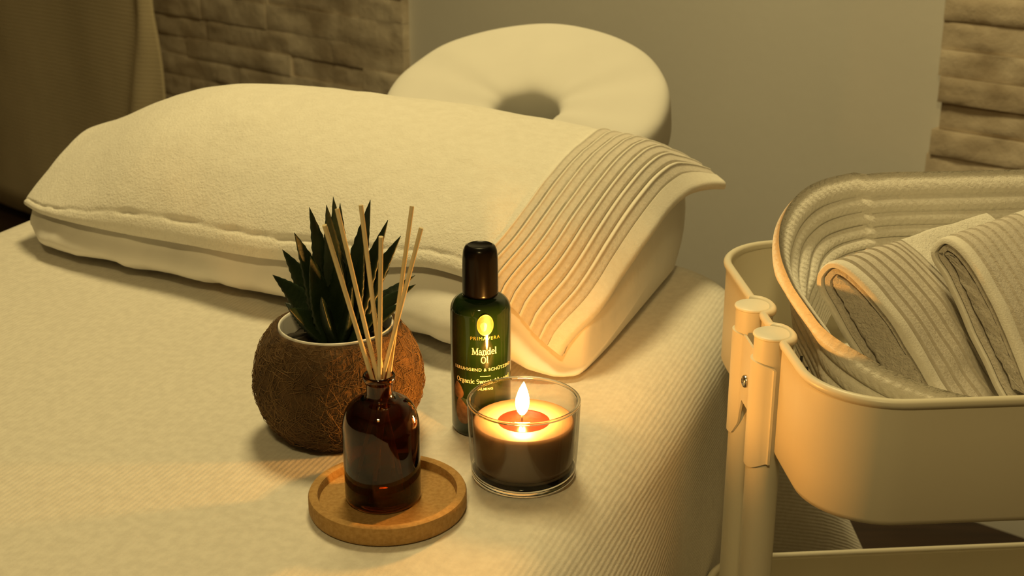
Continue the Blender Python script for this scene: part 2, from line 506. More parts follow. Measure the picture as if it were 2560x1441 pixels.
def build_sheet():
    uv = []; v = []
    # every outline point carries its own profile: flat top, soft rounding, then the hanging part
    R = 0.045
    base = table_outline(0)
    n = len(base)
    NA, ND, DROP = 14, 26, 0.32
    paths = []
    for k, (x, y, nx, ny) in enumerate(base):
        g = 0.0
        if nx > 0.5:
            q = min(1.0, max(0.0, (0.90 - y) / 0.30)); g = q * q * (3 - 2 * q)
        th = radians(90 - 42 * g)
        ang = math.degrees(atan2(ny, nx))
        cone = exp(-((ang - 42) / 24) ** 2) if 0 < ang < 90 else (exp(-((138 - ang) / 24) ** 2) if 90 <= ang < 180 else 0.0)
        path = [(-0.056, TZ, -0.056), (-0.050, TZ, -0.050)]
        for i in range(NA + 1):
            a = i / NA * th
            path.append((-R + R * sin(a), TZ - R + R * cos(a), -R + R * a))
        o_, z_, s_ = path[-1]
        st = DROP / ND
        for i in range(1, ND + 1):
            d = st * i
            a = th + (pi / 2 - th) * (1 - exp(-(d - st / 2) / 0.075))
            o_ += cos(a) * st; z_ -= sin(a) * st; s_ += st
            q = d / DROP
            b = cone * (0.185 * q ** 0.85 + 0.012 * q * sin(ang * 0.55))
            if abs(nx) < 0.5 or nx < 0: b += 0.005 * q * q * sin((x + y) * 23) * (1 - cone)
            path.append((o_ + b, z_, s_))
        paths.append(path)
    rings = range(len(paths[0]))
    for i in rings:
        for k, (x, y, nx, ny) in enumerate(base):
            off, z, s = paths[k][i]
            v.append(tw(x + nx * off, y + ny * off, z))
            uv.append((x + nx * s, y + ny * s))
    f = [(i * n + k, (i + 1) * n + k, (i + 1) * n + (k + 1) % n, i * n + (k + 1) % n) for i in range(len(rings) - 1) for k in range(n)]
    f.append(tuple(range(n)))
    o = MB().add(v, f).build('bed_cover', M['sheet'], uv=uv)
    tag(o, 'cream finely ribbed cover draped over the massage table under the pillow', 'bed cover')
build_sheet()

# ------------------------------------------------------------------ pillow and the towel spread over it
HU = [-.872, -.832, -.775, -.717, -.66, -.60, -.565, -.535, -.482, -.44, -.411, -.387, -.36, -.333, -.3145, -.2935]
HV = [.955, .93, .91, .90, .893, .88, .873, .872, .862, .855, .855, .853, .85, .847, .845, .842]
HZ = [.760, .762, .763, .763, .764, .767, .769, .770, .777, .783, .787, .786, .781, .768, .751, .738]
CU = [-.872, -.845, -.80, -.75, -.70, -.60, -.50, -.42, -.35, -.31, -.285, -.264]
CZ_ = [.806, .815, .833, .853, .863, .8665, .863, .8565, .8505, .843, .827, .801]
BV = [1.13, 1.15, 1.16, 1.17, 1.17, 1.17, 1.17, 1.17, 1.16, 1.15, 1.14, 1.131]
BZ = [.795, .80, .80, .80, .80, .80, .80, .80, .80, .808, .805, .796]
RU_T = [0, .1, .25, .45, .7, .85, 1.0]
RU_U = [-.2935, -.275, -.267, -.2635, -.262, -.2575, -.2415]

def towel_point(s, t):
    """s: 0 at the left end, 1 at the right hem; t: 0 at the front hem, 1 at the back hem."""
    uf = -.872 + s * (-.2935 + .872)
    vF = interp(HU, HV, uf); zF = interp(HU, HZ, uf)
    ur = interp(RU_T, RU_U, t)
    u = -.872 + (ur + .872) * s + 0.004 * sin(t * 5) * (1 - s)
    uc = -.872 + s * .608
    zC = interp(CU, CZ_, uc); vB = interp(CU, BV, uc); zB = interp(CU, BZ, uc)
    v = vF + (vB - vF) * t
    vC = 1.055
    if v < vC:
        k = (v - vF) / (vC - vF)
        m = min(1.0, max(0.0, s / 0.30)); m = m * m * (3 - 2 * m)
        z = zF + (zC - zF) * (1 - (1 - k) ** (1.55 + 0.65 * m)) ** (0.98 - 0.28 * m)
    else:
        z = zC - (zC - zB) * ((v - vC) / max(1e-4, vB - vC)) ** 2
    return u, v, z

def wrinkle(u, v):
    return 0.0016 * fbm(u, v, 0.3, 16, 3) + 0.0009 * sin((u * 0.8 - v) * 70 + 3 * fbm(u, v, 2, 9)) * max(0, fbm(u, v, 5, 7))

def build_pillow():
    sd = []
    ns = 90
    prof_front = [(0.030, 0.0), (0.012, 0.004), (0.003, 0.014), (0.0, 0.026)]
    def top_at(u, t):
        ur = interp(RU_T, RU_U, t)
        uf = -.2935
        lo, hi = 0.0, 1.0
        for _ in range(22):
            md = (lo + hi) / 2
            if towel_point(md, t)[0] < u: lo = md
            else: hi = md
        return towel_point(lo, t)
    def section(u):
        """closed outline (v, z) at station u along the pillow."""
        pts = []
        q0 = top_at(u, 0.0); q1 = top_at(u, 1.0)
        vk = interp([-.872, -.821, -.728, -.672, -.556, -.486, -.426, -.387, -.338, -.300, -.276],
                    [.975, .927, .9095, .9035, .8845, .8655, .850, .839, .8345, .840, .849], u)
        zt = q0[2] - TZ - 0.010
        for k in range(13):
            w = (k / 12) ** 1.5
            bul = 0.010 * sin(pi * w)
            inn = 0.050 * (1 - w) ** 5
            pts.append((vk + inn - bul + (q0[1] + 0.010 - vk) * w ** 3, TZ + 0.0006 + zt * w))
        for k in range(2, 30):
            q = top_at(u, k / 30)
            pts.append((q[1], q[2] - 0.0095))
        zb = q1[2] - TZ - 0.011
        for k in range(9):
            w = 1 - k / 8
            bul = 0.012 * sin(pi * w)
            inn = 0.022 * (1 - w) ** 5
            pts.append((1.130 - inn + bul + (q1[1] - 0.014 - 1.130) * w ** 3, TZ + 0.0006 + zb * w))
        return pts
    def ring(u, shrink, du):
        pts = section(u)
        mv = 1.00; mz = TZ + 0.030
        out = []
        for vv, z in pts:
            V = mv + (vv - mv) * shrink; Z = mz + (z - mz) * shrink
            Z = max(Z, TZ + 0.0006)
            n_ = 0.0035 * fbm(u, V, Z, 22, 3)
            w = 0.0020 * sin(u * 95 + 4 * fbm(u, V, 1, 12)) * exp(-((Z - TZ - 0.010) / 0.012) ** 2)
            low = 1.0 if Z < TZ + 0.045 else max(0.0, 1 - (Z - TZ - 0.045) / 0.01)
            out.append(tw(u + du, V + (n_ + w) * (1 if V > mv else -1) * low * shrink ** 3  , Z))
        return out
    UL, UR = -.862, -.283
    rows = []
    for sh in (0.05, 0.4, 0.7, 0.88, 0.96): rows.append(ring(UL, sh, -0.010 * sqrt(1 - sh * sh)))
    for i in range(ns): rows.append(ring(UL + (UR - UL) * i / (ns - 1), 1.0, 0.0))
    for sh in (0.985, 0.95, 0.88, 0.76, 0.6, 0.35, 0.05): rows.append(ring(UR, sh, 0.013 * sqrt(1 - sh * sh)))
    m = len(rows[0])
    v = [p for r in rows for p in r]
    f = [(i * m + k, i * m + (k + 1) % m, (i + 1) * m + (k + 1) % m, (i + 1) * m + k) for i in range(len(rows) - 1) for k in range(m)]
    f.append(tuple(reversed(range(m)))); f.append(tuple((len(rows) - 1) * m + k for k in range(m)))
    o = MB().add(v, f).build('pillow', M['pillow'])
    tag(o, 'plump white pillow lying under the cream towel on the table', 'pillow')
build_pillow()

def build_towel():
    root = empty('bath_towel', tw(-0.57, 1.03, TZ + 0.13), 'cream bath towel with a ribbed end spread over the pillow', 'towel')
    TH = 0.0045
    S_R0, S_R1 = 0.868, 0.982          # ribbed border
    def surf(s, t, lift):
        u, v, z = towel_point(s, t)
        u2, v2, z2 = towel_point(min(1, s + 0.004), t); u1, v1, z1 = towel_point(max(0, s - 0.004), t)
        a = Vector((u2 - u1, v2 - v1, z2 - z1))
        u2, v2, z2 = towel_point(s, min(1, t + 0.004)); u1, v1, z1 = towel_point(s, max(0, t - 0.004))
        b = Vector((u2 - u1, v2 - v1, z2 - z1))
        n = a.cross(b); n.normalize()
        w = wrinkle(u, v)
        # small waves in the free right hem
        w += 0.003 * sin(t * 16 + 0.8) * max(0, (s - 0.955) / 0.045) * 0.5
        p = Vector((u, v, z)) + n * (lift + w)
        return tw(p.x, p.y, p.z)
    def strip(name, s0, s1, ns, mat, parent, height, t0=0.0, t1=1.0, nt=70, dense=0.0):
        tt = lambda j: t0 + (t1 - t0) * ((j / (nt - 1)) * (1 - dense) + dense * (j / (nt - 1)) ** 2)
        def top(i, j):
            s = s0 + (s1 - s0) * i / (ns - 1); t = tt(j)
            return surf(s, t, height(s, t))
        v, f = grid(top, ns, nt)
        nb = len(v)
        def bot(i, j):
            s = s0 + (s1 - s0) * i / (ns - 1); t = tt(j)
            return surf(s, t, -TH)
        v2, f2 = grid(bot, ns, nt)
        v += v2; f += [tuple(nb + k for k in reversed(q)) for q in f2]
        per = [i * nt for i in range(ns)] + [(ns - 1) * nt + j for j in range(1, nt)] + [i * nt + nt - 1 for i in range(ns - 2, -1, -1)] + [j for j in range(nt - 2, 0, -1)]
        for k in range(len(per)):
            a, b = per[k], per[(k + 1) % len(per)]
            f.append((a, nb + a, nb + b, b))
        return MB().add(v, f).build(name, mat, parent, sharp=60)
    def hgt(s, t):
        e = 0.0
        d = t * 0.29
        # stitched front hem: a groove and a flat strip
        if d < 0.016:
            e -= 0.0026 * exp(-((d - 0.0070 - 0.0012 * fbm(s * 6, 0, 0, 4) - 0.0005 * fbm(s, 3, 0, 90)) / 0.0013) ** 2) * min(1.3, 0.25 + 2.2 * abs(fbm(s, 1, 0, 9)))
        if d < 0.003: e -= 0.002 * (1 - d / 0.003) ** 2
        if s < 0.008: e -= 0.002 * (1 - s / 0.008) ** 2
        return e
    # denser across the hem
    strip('terry_field', 0.0, S_R0, 110, M['terry'], root, hgt, nt=150, dense=0.75)
    NR = 8
    def rib(s, t):
        x = (s - S_R0) / (S_R1 - S_R0) * NR
        fr = x - math.floor(x)
        g = exp(-((fr - 0.06) / 0.07) ** 2) + exp(-((fr - 1.06) / 0.07) ** 2)
        return 0.0012 - 0.0034 * g + 0.0014 * exp(-((fr - 0.24) / 0.10) ** 2)
    o = strip('ribbed_border', S_R0, S_R1, NR * 12 + 1, M['ribterry'], root, rib, nt=70)
    # the pale raised cord beside every groove
    for k in range(NR):
        s0 = S_R0 + (S_R1 - S_R0) * (k + 0.10) / NR; s1 = S_R0 + (S_R1 - S_R0) * (k + 0.36) / NR
        def h2(s, t, s0=s0, s1=s1):
            x = (s - s0) / (s1 - s0)
            return 0.0006 + 0.0020 * sqrt(max(0, 1 - (2 * x - 1) ** 2))
        c = strip('woven_ridge', s0, s1, 7, M['ribridge'], o, h2, nt=70)
    def h3(s, t):
        x = (s - S_R1) / (1 - S_R1)
        return 0.0018 - 0.003 * max(0, (x - 0.75) / 0.25) ** 2
    strip('end_hem', S_R1, 1.0, 8, M['ribridge'], root, h3, nt=70)
    return root
build_towel()

# ------------------------------------------------------------------ headrest cushion beyond the table end
def build_headrest():
    c = Vector((0.015, 1.452, 0.782))
    root = empty('headrest', tuple(c), 'round white face cushion with a dark hole behind the pillow', 'headrest')
    tilt = radians(24)
    ax = Vector((E1[0] * 0.75 + 0.25, E1[1] * 0.75, 0)).normalized()
    up = Vector((0, 0, 1))
    fw = up.cross(ax).normalized()            # away from the table
    ay = (fw * cos(tilt) + up * sin(tilt)); az = ax.cross(ay).normalized()
    def P(x, y, z): return c + ax * x + ay * y + az * z
    n, m = 120, 72
    def fn(i, j):
        th = 2 * pi * i / n; ph = 2 * pi * j / m
        ro_x, ro_y = 0.160, 0.152; ri_x, ri_y = 0.035, 0.030
        cx_, sx_ = cos(th), sin(th)
        cph, sph = cos(ph), sin(ph)
        k = 0.5 + 0.5 * (abs(cph) ** 0.38) * (1 if cph >= 0 else -1)
        x = (ri_x + (ro_x - ri_x) * k) * cx_ + 0.008 * (1 - k); y = (ri_y + (ro_y - ri_y) * k) * sx_ - 0.016 * (1 - k)
        h = 0.034 * (abs(sph) ** 0.42) * (1 if sph >= 0 else -1)
        # light creases that radiate from the hole
        cr = 0.0016 * sin(th * 9 + 1.5 * sin(th * 2)) * max(0, sph) * (0.4 + 0.6 * sin(th * 3) ** 2)
        return P(x, y, h + cr)
    v, f = grid(fn, n, m, True, True)
    f = [tuple(reversed(q)) for q in f]
    MB().add(v, f).build('cushion', M['cushion'], root)
    # platform under the cushion and the two bars that plug into the table end
    def plate(i, j):
        th = 2 * pi * i / 48
        prof = [(0.125, -0.050), (0.130, -0.046), (0.130, -0.036), (0.125, -0.033), (0.0, -0.033)]
        r, z = prof[j]
        return P(r * cos(th), r * sin(th) * 0.95, z)
    v, f = grid(plate, 48, 5, True, False)
    MB().add(v, f).build('platform', M['dark_vinyl'], root, sharp=40)
    for sx in (-0.07, 0.07):
        a = P(sx, -0.10, -0.05)
        d = Vector((-E2[0], -E2[1], 0))
        pts = [P(sx, 0.06, -0.056), a, a + d * 0.04 + Vector((0, 0, -0.020)), a + d * 0.075 + Vector((0, 0, -0.026))]
        MB().add(*tube(pts, 0.009, 12)).build('support_bar', M['dark_vinyl'], root)
build_headrest()

# ------------------------------------------------------------------ cork tray with the amber reed diffuser
TRAY = (-0.0738, 0.7042)
DIF = (-0.0765, 0.7048)
def build_tray():
    prof = [(0.0, 0.0), (0.044, 0.0), (0.0462, 0.0008), (0.0469, 0.0025), (0.0469, 0.0100), (0.0463, 0.0114), (0.0450, 0.0118),
            (0.0424, 0.0118), (0.0413, 0.0113), (0.0409, 0.0100), (0.0404, 0.0066), (0.0390, 0.0058), (0.0, 0.0056)]
    o = MB().add(*lathe(prof, 96, (TRAY[0], TRAY[1], TZ + 0.0006))).build('cork_tray', M['cork'], sharp=35)
    tag(o, 'round cork tray with a raised rim beneath the amber bottle', 'tray')
build_tray()

def build_diffuser():
    zb = TZ + 0.0064
    root = empty('diffuser_bottle', (DIF[0], DIF[1], zb), 'small amber glass diffuser bottle standing on the cork tray', 'bottle')
    R = 0.0226
    outer = [(0.0, 0.0010), (0.010, 0.0006), (0.019, 0.0), (0.0212, 0.0006), (0.0223, 0.0022), (R, 0.0046), (R, 0.0470)]
    for k in range(1, 13):
        a = k / 12 * pi / 2
        outer.append((0.0095 + (R - 0.0095) * cos(a) ** 0.9 if k < 12 else 0.0095, 0.0470 + 0.0178 * sin(a)))
    outer += [(0.0078, 0.0660), (0.0076, 0.0680), (0.0077, 0.0745), (0.0082, 0.0758), (0.0090, 0.0764), (0.0094, 0.0778), (0.0093, 0.0796), (0.0087, 0.0803)]
    inner = [(0.0080, 0.0800), (0.0073, 0.0786), (0.0068, 0.0740), (0.0064, 0.0680), (0.0066, 0.0655)]
    for k in range(11, -1, -1):
        a = k / 12 * pi / 2
        inner.append((0.0078 + (R - 0.0020 - 0.0078) * cos(a) ** 0.9, 0.0470 + 0.0160 * sin(a)))
    inner += [(R - 0.0020, 0.0075), (R - 0.0034, 0.0048), (0.012, 0.0040), (0.0, 0.0044)]
    MB().add(*lathe(outer + inner, 96, (DIF[0], DIF[1], zb))).build('glass_body', M['amber'], root)
    r = R - 0.0019
    liq = [(0.0, 0.0043), (0.012, 0.0039), (R - 0.0033, 0.0047), (r, 0.0075), (r, 0.0190), (r - 0.0006, 0.0186), (0.0, 0.0186)]
    MB().add(*lathe(liq, 64, (DIF[0], DIF[1], zb))).build('oil', M['liquid'], root, sharp=50)
build_diffuser()

REEDS = [
    ((-0.1005, 0.6852, 0.9025), (-0.0661, 0.7192, 0.7326), 'outermost thin reed on the left of the diffuser, leaning far left'),
    ((-0.0982, 0.7206, 0.9009), (-0.0628, 0.6977, 0.7326), 'thin reed leaning left whose pale cut tip stands before the tallest leaves'),
    ((-0.0840, 0.7144, 0.9049), (-0.0690, 0.7050, 0.7326), 'middle thin reed leaning slightly left, third from the left in the diffuser'),
    ((-0.0709, 0.6896, 0.8945), (-0.0796, 0.7068, 0.7326), 'shortest reed standing nearly upright at the front of the diffuser'),
    ((-0.0569, 0.7311, 0.8992), (-0.0816, 0.6878, 0.7326), 'tallest reed on the right of the diffuser, leaning slightly right'),
    ((-0.0503, 0.7078, 0.8937), (-0.0938, 0.7005, 0.7326), 'rightmost diffuser reed, crossing behind its neighbour and leaning far right'),
]
for top, foot, lab in REEDS:
    pts = [Vector(top).lerp(Vector(foot), k / 4) for k in range(5)]
    o = MB().add(*tube(pts, 0.00131, 10)).build('diffuser_reed', M['reed'], sharp=60)
    tag(o, lab, 'reed', 'reeds in the diffuser bottle')

# ------------------------------------------------------------------ succulent in a coconut fibre pot
PC = (-0.1140, 0.8060)
def build_plant():
    root = empty('potted_succulent', (PC[0], PC[1], TZ), 'spiky dark green succulent in a round coconut fibre pot', 'plant')
    prof = [(0.0, 0.0), (0.026, 0.0005), (0.034, 0.002), (0.0425, 0.008), (0.0490, 0.017), (0.0530, 0.027), (0.0545, 0.036),
            (0.0537, 0.046), (0.0510, 0.057), (0.0470, 0.067), (0.0430, 0.0735), (0.0405, 0.0765), (0.0390, 0.0770), (0.0380, 0.0755), (0.0376, 0.068), (0.0370, 0.055), (0.0, 0.053)]
    v, f = lathe(prof, 96, (PC[0], PC[1], TZ + 0.0006))
    v2 = []
    for x, y, z in v:
        dx, dy = x - PC[0], y - PC[1]; r = sqrt(dx * dx + dy * dy)
        if r > 0.025:
            k = 1 + 0.035 * fbm(x, y, z, 28, 4)
            dx *= k; dy *= k
        v2.append((PC[0] + dx, PC[1] + dy, max(TZ + 0.0004, z)))
    pot = MB().add(v2, f).build('fibre_pot', M['coir'], root)
    # loose fibres on the pot
    mb = MB(); r = random.Random(5)
    pr = prof[2:12]
    def rad(z):
        for (r0, z0), (r1, z1) in zip(pr[:-1], pr[1:]):
            if z0 <= z <= z1: return r0 + (r1 - r0) * (z - z0) / (z1 - z0)
        return 0.04
    for k in range(2600):
        th = r.uniform(0, 2 * pi); z = r.uniform(0.004, 0.074)
        ang = r.uniform(0, 2 * pi); L_ = r.uniform(0.006, 0.020); bend = r.uniform(-120, 120)
        pts = []
        lift = r.uniform(0.0003, 0.0016)
        for q in range(5):
            s = q / 4
            R = rad(min(0.0755, max(0.002, z)))
            k_ = 1 + 0.035 * fbm(PC[0] + R * cos(th), PC[1] + R * sin(th), TZ + z, 28, 4)
            RR = R * k_ + lift * sin(pi * s) + 0.0002
            pts.append((PC[0] + RR * cos(th), PC[1] + RR * sin(th), max(TZ + 0.001, TZ + z)))
            th += cos(ang) * L_ / 4 / R; z += sin(ang) * L_ / 4
            ang += bend * L_ / 4 * 0.3
            z = min(0.0758, max(0.002, z))
        mb.add(*tube(pts, r.uniform(0.00010, 0.00020), 3, caps=False))
    o = mb.build('loose_fibres', M['coir_pale'], pot); o['kind'] = 'stuff'
    liner = [(0.0372, 0.050), (0.0374, 0.0765), (0.0371, 0.0782), (0.0366, 0.0786), (0.0360, 0.0782), (0.0356, 0.0765), (0.0340, 0.052)]
    MB().add(*lathe(liner, 80, (PC[0], PC[1], TZ))).build('pot_liner', M['white_plastic'], root)
    soil = [(0.0352, 0.0655), (0.02, 0.069), (0.0, 0.070)]
    v, f = lathe(soil, 48, (PC[0], PC[1], TZ))
    MB().add([(x, y, z + 0.0025 * fbm(x, y, z, 120, 3)) for x, y, z in v], f).build('soil', M['soil'], root)
    # leaves: tip (relative to the pot axis), base angle comes from the tip direction
    leaves = [((-0.0375, -0.008, 0.8337), .0185, 0.004), ((-0.0325, 0.004, 0.8466), .0180, 0.004), ((-0.0225, -0.006, 0.8611), .0180, 0.004),
              ((-0.0146, 0.009, 0.8733), .0160, 0.003), ((-0.0035, 0.008, 0.8752), .0165, 0.002), ((-0.0023, 0.032, 0.8735), .0150, 0.002),
              ((0.0012, 0.038, 0.8675), .0140, 0.0), ((0.0249, 0.004, 0.8795), .0185, -0.003), ((0.0365, -0.006, 0.8695), .0160, -0.004),
              ((0.0442, -0.006, 0.8590), .0165, -0.004), ((0.0330, 0.030, 0.8240), .0130, -0.003), ((0.0510, 0.014, 0.8255), .0120, -0.003),
              ((0.0528, -0.006, 0.8265), .0130, -0.003), ((0.0445, -0.008, 0.8150), .0120, 0.0), ((-0.0255, -0.026, 0.8180), .0170, 0.002),
              ((-0.0040, -0.030, 0.8270), .0210, 0.002), ((0.0150, -0.028, 0.8330), .0190, -0.002), ((0.0050, -0.014, 0.8520), .0200, 0.0),
              ((-0.0120, -0.014, 0.8480), .0200, 0.0), ((0.0210, -0.010, 0.8530), .0180, 0.0), ((-0.034, 0.010, 0.8080), .0140, 0.0), ((0.030, -0.022, 0.8130), .0160, 0.0),
              ((-0.010, 0.036, 0.845), .016, 0), ((0.018, 0.036, 0.850), .016, 0)]
    for tip, wid, curl in leaves:
        T = Vector((PC[0] + tip[0], PC[1] + tip[1], tip[2]))
        out = Vector((tip[0], tip[1], 0)); out = out.normalized() if out.length > 1e-4 else Vector((1, 0, 0))
        B = Vector((PC[0], PC[1], TZ + 0.071)) + out * min(0.010, Vector((tip[0], tip[1])).length * 0.3)
        d = T - B; Ln = d.length
        side = d.cross(Vector((0, 0, 1)))
        if side.length < 1e-5: side = Vector((1, 0, 0))
        side.normalize()
        upn = side.cross(d).normalized()
        face = upn * 0.45 + Vector((0, -1, 0.4)) * 0.65
        face -= d.normalized() * face.dot(d.normalized())
        upn = face.normalized(); side = d.cross(upn).normalized()
        nl, nc = 26, 12
        vs = []; fs = []
        for i in range(nl):
            s = i / (nl - 1)
            w = wid * 0.60 * (0.72 + 0.42 * sin(min(1, s * 2.4) * pi * 0.5)) * (1 - s ** 1.35) ** 0.9
            w = max(w, 0.00012)
            tooth = 1.0 + (0.10 if i % 2 else -0.04) * (1 if 2 < i < nl - 2 else 0)
            th_ = 0.0040 * (1 - s) ** 0.8 + 0.0002
            cpt = B + d * s + upn * (0.16 * Ln * sin(pi * s) * -0.25) + side * curl * sin(pi * s)
            for k in range(nc):
                a = 2 * pi * k / nc
                ca, sa = cos(a), sin(a)
                ww = w * (tooth if k in (0, nc // 2) else 1.0)
                cup = 0.25 * w * ca * ca
                vs.append(cpt + side * ww * ca + upn * (th_ * sa + cup))
        for i in range(nl - 1):
            for k in range(nc):
                k2 = (k + 1) % nc
                fs.append((i * nc + k, (i + 1) * nc + k, (i + 1) * nc + k2, i * nc + k2))
        fs.append(tuple(range(nc))); fs.append(tuple((nl - 1) * nc + k for k in reversed(range(nc))))
        MB().add(vs, fs).build('leaf', M['leaf'], root)
build_plant()

# ------------------------------------------------------------------ oil bottle
OB = (-0.0205, 0.8133); OR = 0.0198
A0 = radians(-80)                       # direction the label faces

def arc(cx, cy, rx, ry, a0, a1, n=10):
    return [(cx + rx * cos(radians(a0 + (a1 - a0) * k / n)), cy + ry * sin(radians(a0 + (a1 - a0) * k / n))) for k in range(n + 1)]
TK, TN = 0.17, 0.075
def sf(x0, x1, y): return ([(x0, y), (x1, y)], TN)
GL = {
 'M': (1.08, [([(.14, 0), (.14, 1)], TN), ([(.14, 1), (.52, .06)], TK), ([(.52, .06), (.9, 1)], TN), ([(.9, 1), (.9, 0)], TK), sf(0, .28, .03), sf(.74, 1.06, .03), sf(0, .2, .97), sf(.84, 1.06, .97)]),
 'a': (.64, [(arc(.26, .19, .18, .18, 0, 360, 14), .10), ([(.47, .04), (.47, .48)], TK), (arc(.28, .46, .18, .20, 10, 160), .11), sf(.44, .62, .05)]),
 'n': (.76, [([(.16, 0), (.16, .66)], TK), (arc(.37, .42, .20, .23, 165, 0), .12), ([(.57, 0), (.57, .44)], TK), sf(.02, .3, .03), sf(.44, .72, .03), sf(.02, .16, .64)]),
 'd': (.70, [(arc(.28, .33, .20, .31, 0, 360, 16), .13), ([(.5, 0), (.5, 1.04)], TK), sf(.36, .5, 1.01), sf(.5, .66, .03)]),
 'e': (.60, [(arc(.30, .33, .22, .31, 0, 315, 14), .13), ([(.10, .36), (.52, .36)], TN)]),
 'l': (.36, [([(.18, 0), (.18, 1.04)], TK), sf(.03, .34, .03), sf(.04, .18, 1.01)]),
 'O': (.92, [(arc(.45, .5, .36, .47, 0, 360, 20), .15)]),
 'r': (.52, [([(.16, 0), (.16, .66)], TK), (arc(.36, .44, .19, .2, 160, 45), .13), sf(.02, .32, .03), sf(.02, .16, .64)]),
 'g': (.64, [(arc(.28, .40, .19, .24, 0, 360, 14), .12), (arc(.28, -.12, .22, .15, 0, 360, 14), .09), ([(.14, .16), (.2, .03)], .10), sf(.42, .6, .62)]),
 'i': (.36, [([(.18, 0), (.18, .66)], TK), sf(.03, .34, .03), sf(.04, .18, .64), ([(.18, .84), (.18, 1.0)], TK)]),
 'c': (.56, [(arc(.30, .33, .22, .31, 40, 320, 12), .13)]),
 'S': (.66, [(arc(.32, .74, .22, .22, 30, 265), .13), (arc(.32, .27, .23, .25, 85, -150), .13)]),
 'w': (.94, [([(.1, .66), (.28, .02)], TK), ([(.28, .02), (.46, .66)], TN), ([(.46, .66), (.64, .02)], TK), ([(.64, .02), (.82, .66)], TN), sf(0, .22, .64), sf(.7, .92, .64)]),
 't': (.46, [([(.2, .86), (.2, .12)], TK), (arc(.31, .14, .12, .13, 180, 300, 6), .09), sf(.04, .4, .63)]),
 'A': (.96, [([(.12, 0), (.46, 1)], TN), ([(.46, 1), (.82, 0)], TK), sf(.24, .66, .33), sf(0, .26, .03), sf(.66, .98, .03)]),
 'm': (1.1, [([(.16, 0), (.16, .66)], TK), (arc(.35, .42, .18, .23, 165, 0), .11), ([(.53, 0), (.53, .44)], TK), (arc(.72, .42, .18, .23, 165, 0), .11), ([(.9, 0), (.9, .44)], TK), sf(.02, .3, .03), sf(.42, .66, .03), sf(.78, 1.04, .03)]),
 'o': (.66, [(arc(.31, .33, .23, .31, 0, 360, 16), .13)]),
 ' ': (.34, []),
}
def on_bottle(x, z, lift=0.00022):
    a = A0 + x / OR
    return (OB[0] + (OR + lift) * cos(a), OB[1] + (OR + lift) * sin(a), z)

def serif_text(name, txt, cap, z, x0, mat, parent, dots=(), wide=0.86):
    """Serif lettering drawn as broad strokes wrapped around the bottle."""
    tot = sum(GL[ch][0] for ch in txt) * wide
    mb = MB(); x = -tot / 2 * cap + x0
    for ch in txt:
        w, strokes = GL[ch]
        for pts, wd in strokes + ([([(.30, 1.14), (.30, 1.28)], .15), ([(.60, 1.14), (.60, 1.28)], .15)] if ch in dots else []):
            for (ax_, ay_), (bx_, by_) in zip(pts[:-1], pts[1:]):
                dx, dy = bx_ - ax_, by_ - ay_; l = sqrt(dx * dx + dy * dy) or 1
                nx, ny = -dy / l * wd / 2, dx / l * wd / 2
                q = [(ax_ + nx, ay_ + ny), (ax_ - nx, ay_ - ny), (bx_ - nx, by_ - ny), (bx_ + nx, by_ + ny)]
                mb.add([on_bottle(x + px * cap * wide, z + py * cap) for px, py in q], [(0, 1, 2, 3)])
        x += w * cap * wide
    return mb.build(name, mat, parent, smooth=False)

def sans_text(name, txt, size, z, x0, mat, parent, spacing=1.15, fat=0.0):
    cu = bpy.data.curves.new('lettering', 'FONT')
    cu.body = txt; cu.size = size; cu.align_x = 'CENTER'; cu.space_character = spacing; cu.offset = fat
    tmp = bpy.data.objects.new('lettering', cu)
    COL.objects.link(tmp)
    dg = bpy.context.evaluated_depsgraph_get()
    me = bpy.data.meshes.new_from_object(tmp.evaluated_get(dg))
    vs = [on_bottle(v.co.x + x0, z + v.co.y) for v in me.vertices]
    fs = [tuple(p.vertices) for p in me.polygons]
    bpy.data.objects.remove(tmp); bpy.data.meshes.remove(me)
    return MB().add(vs, fs).build(name, mat, parent, smooth=False)

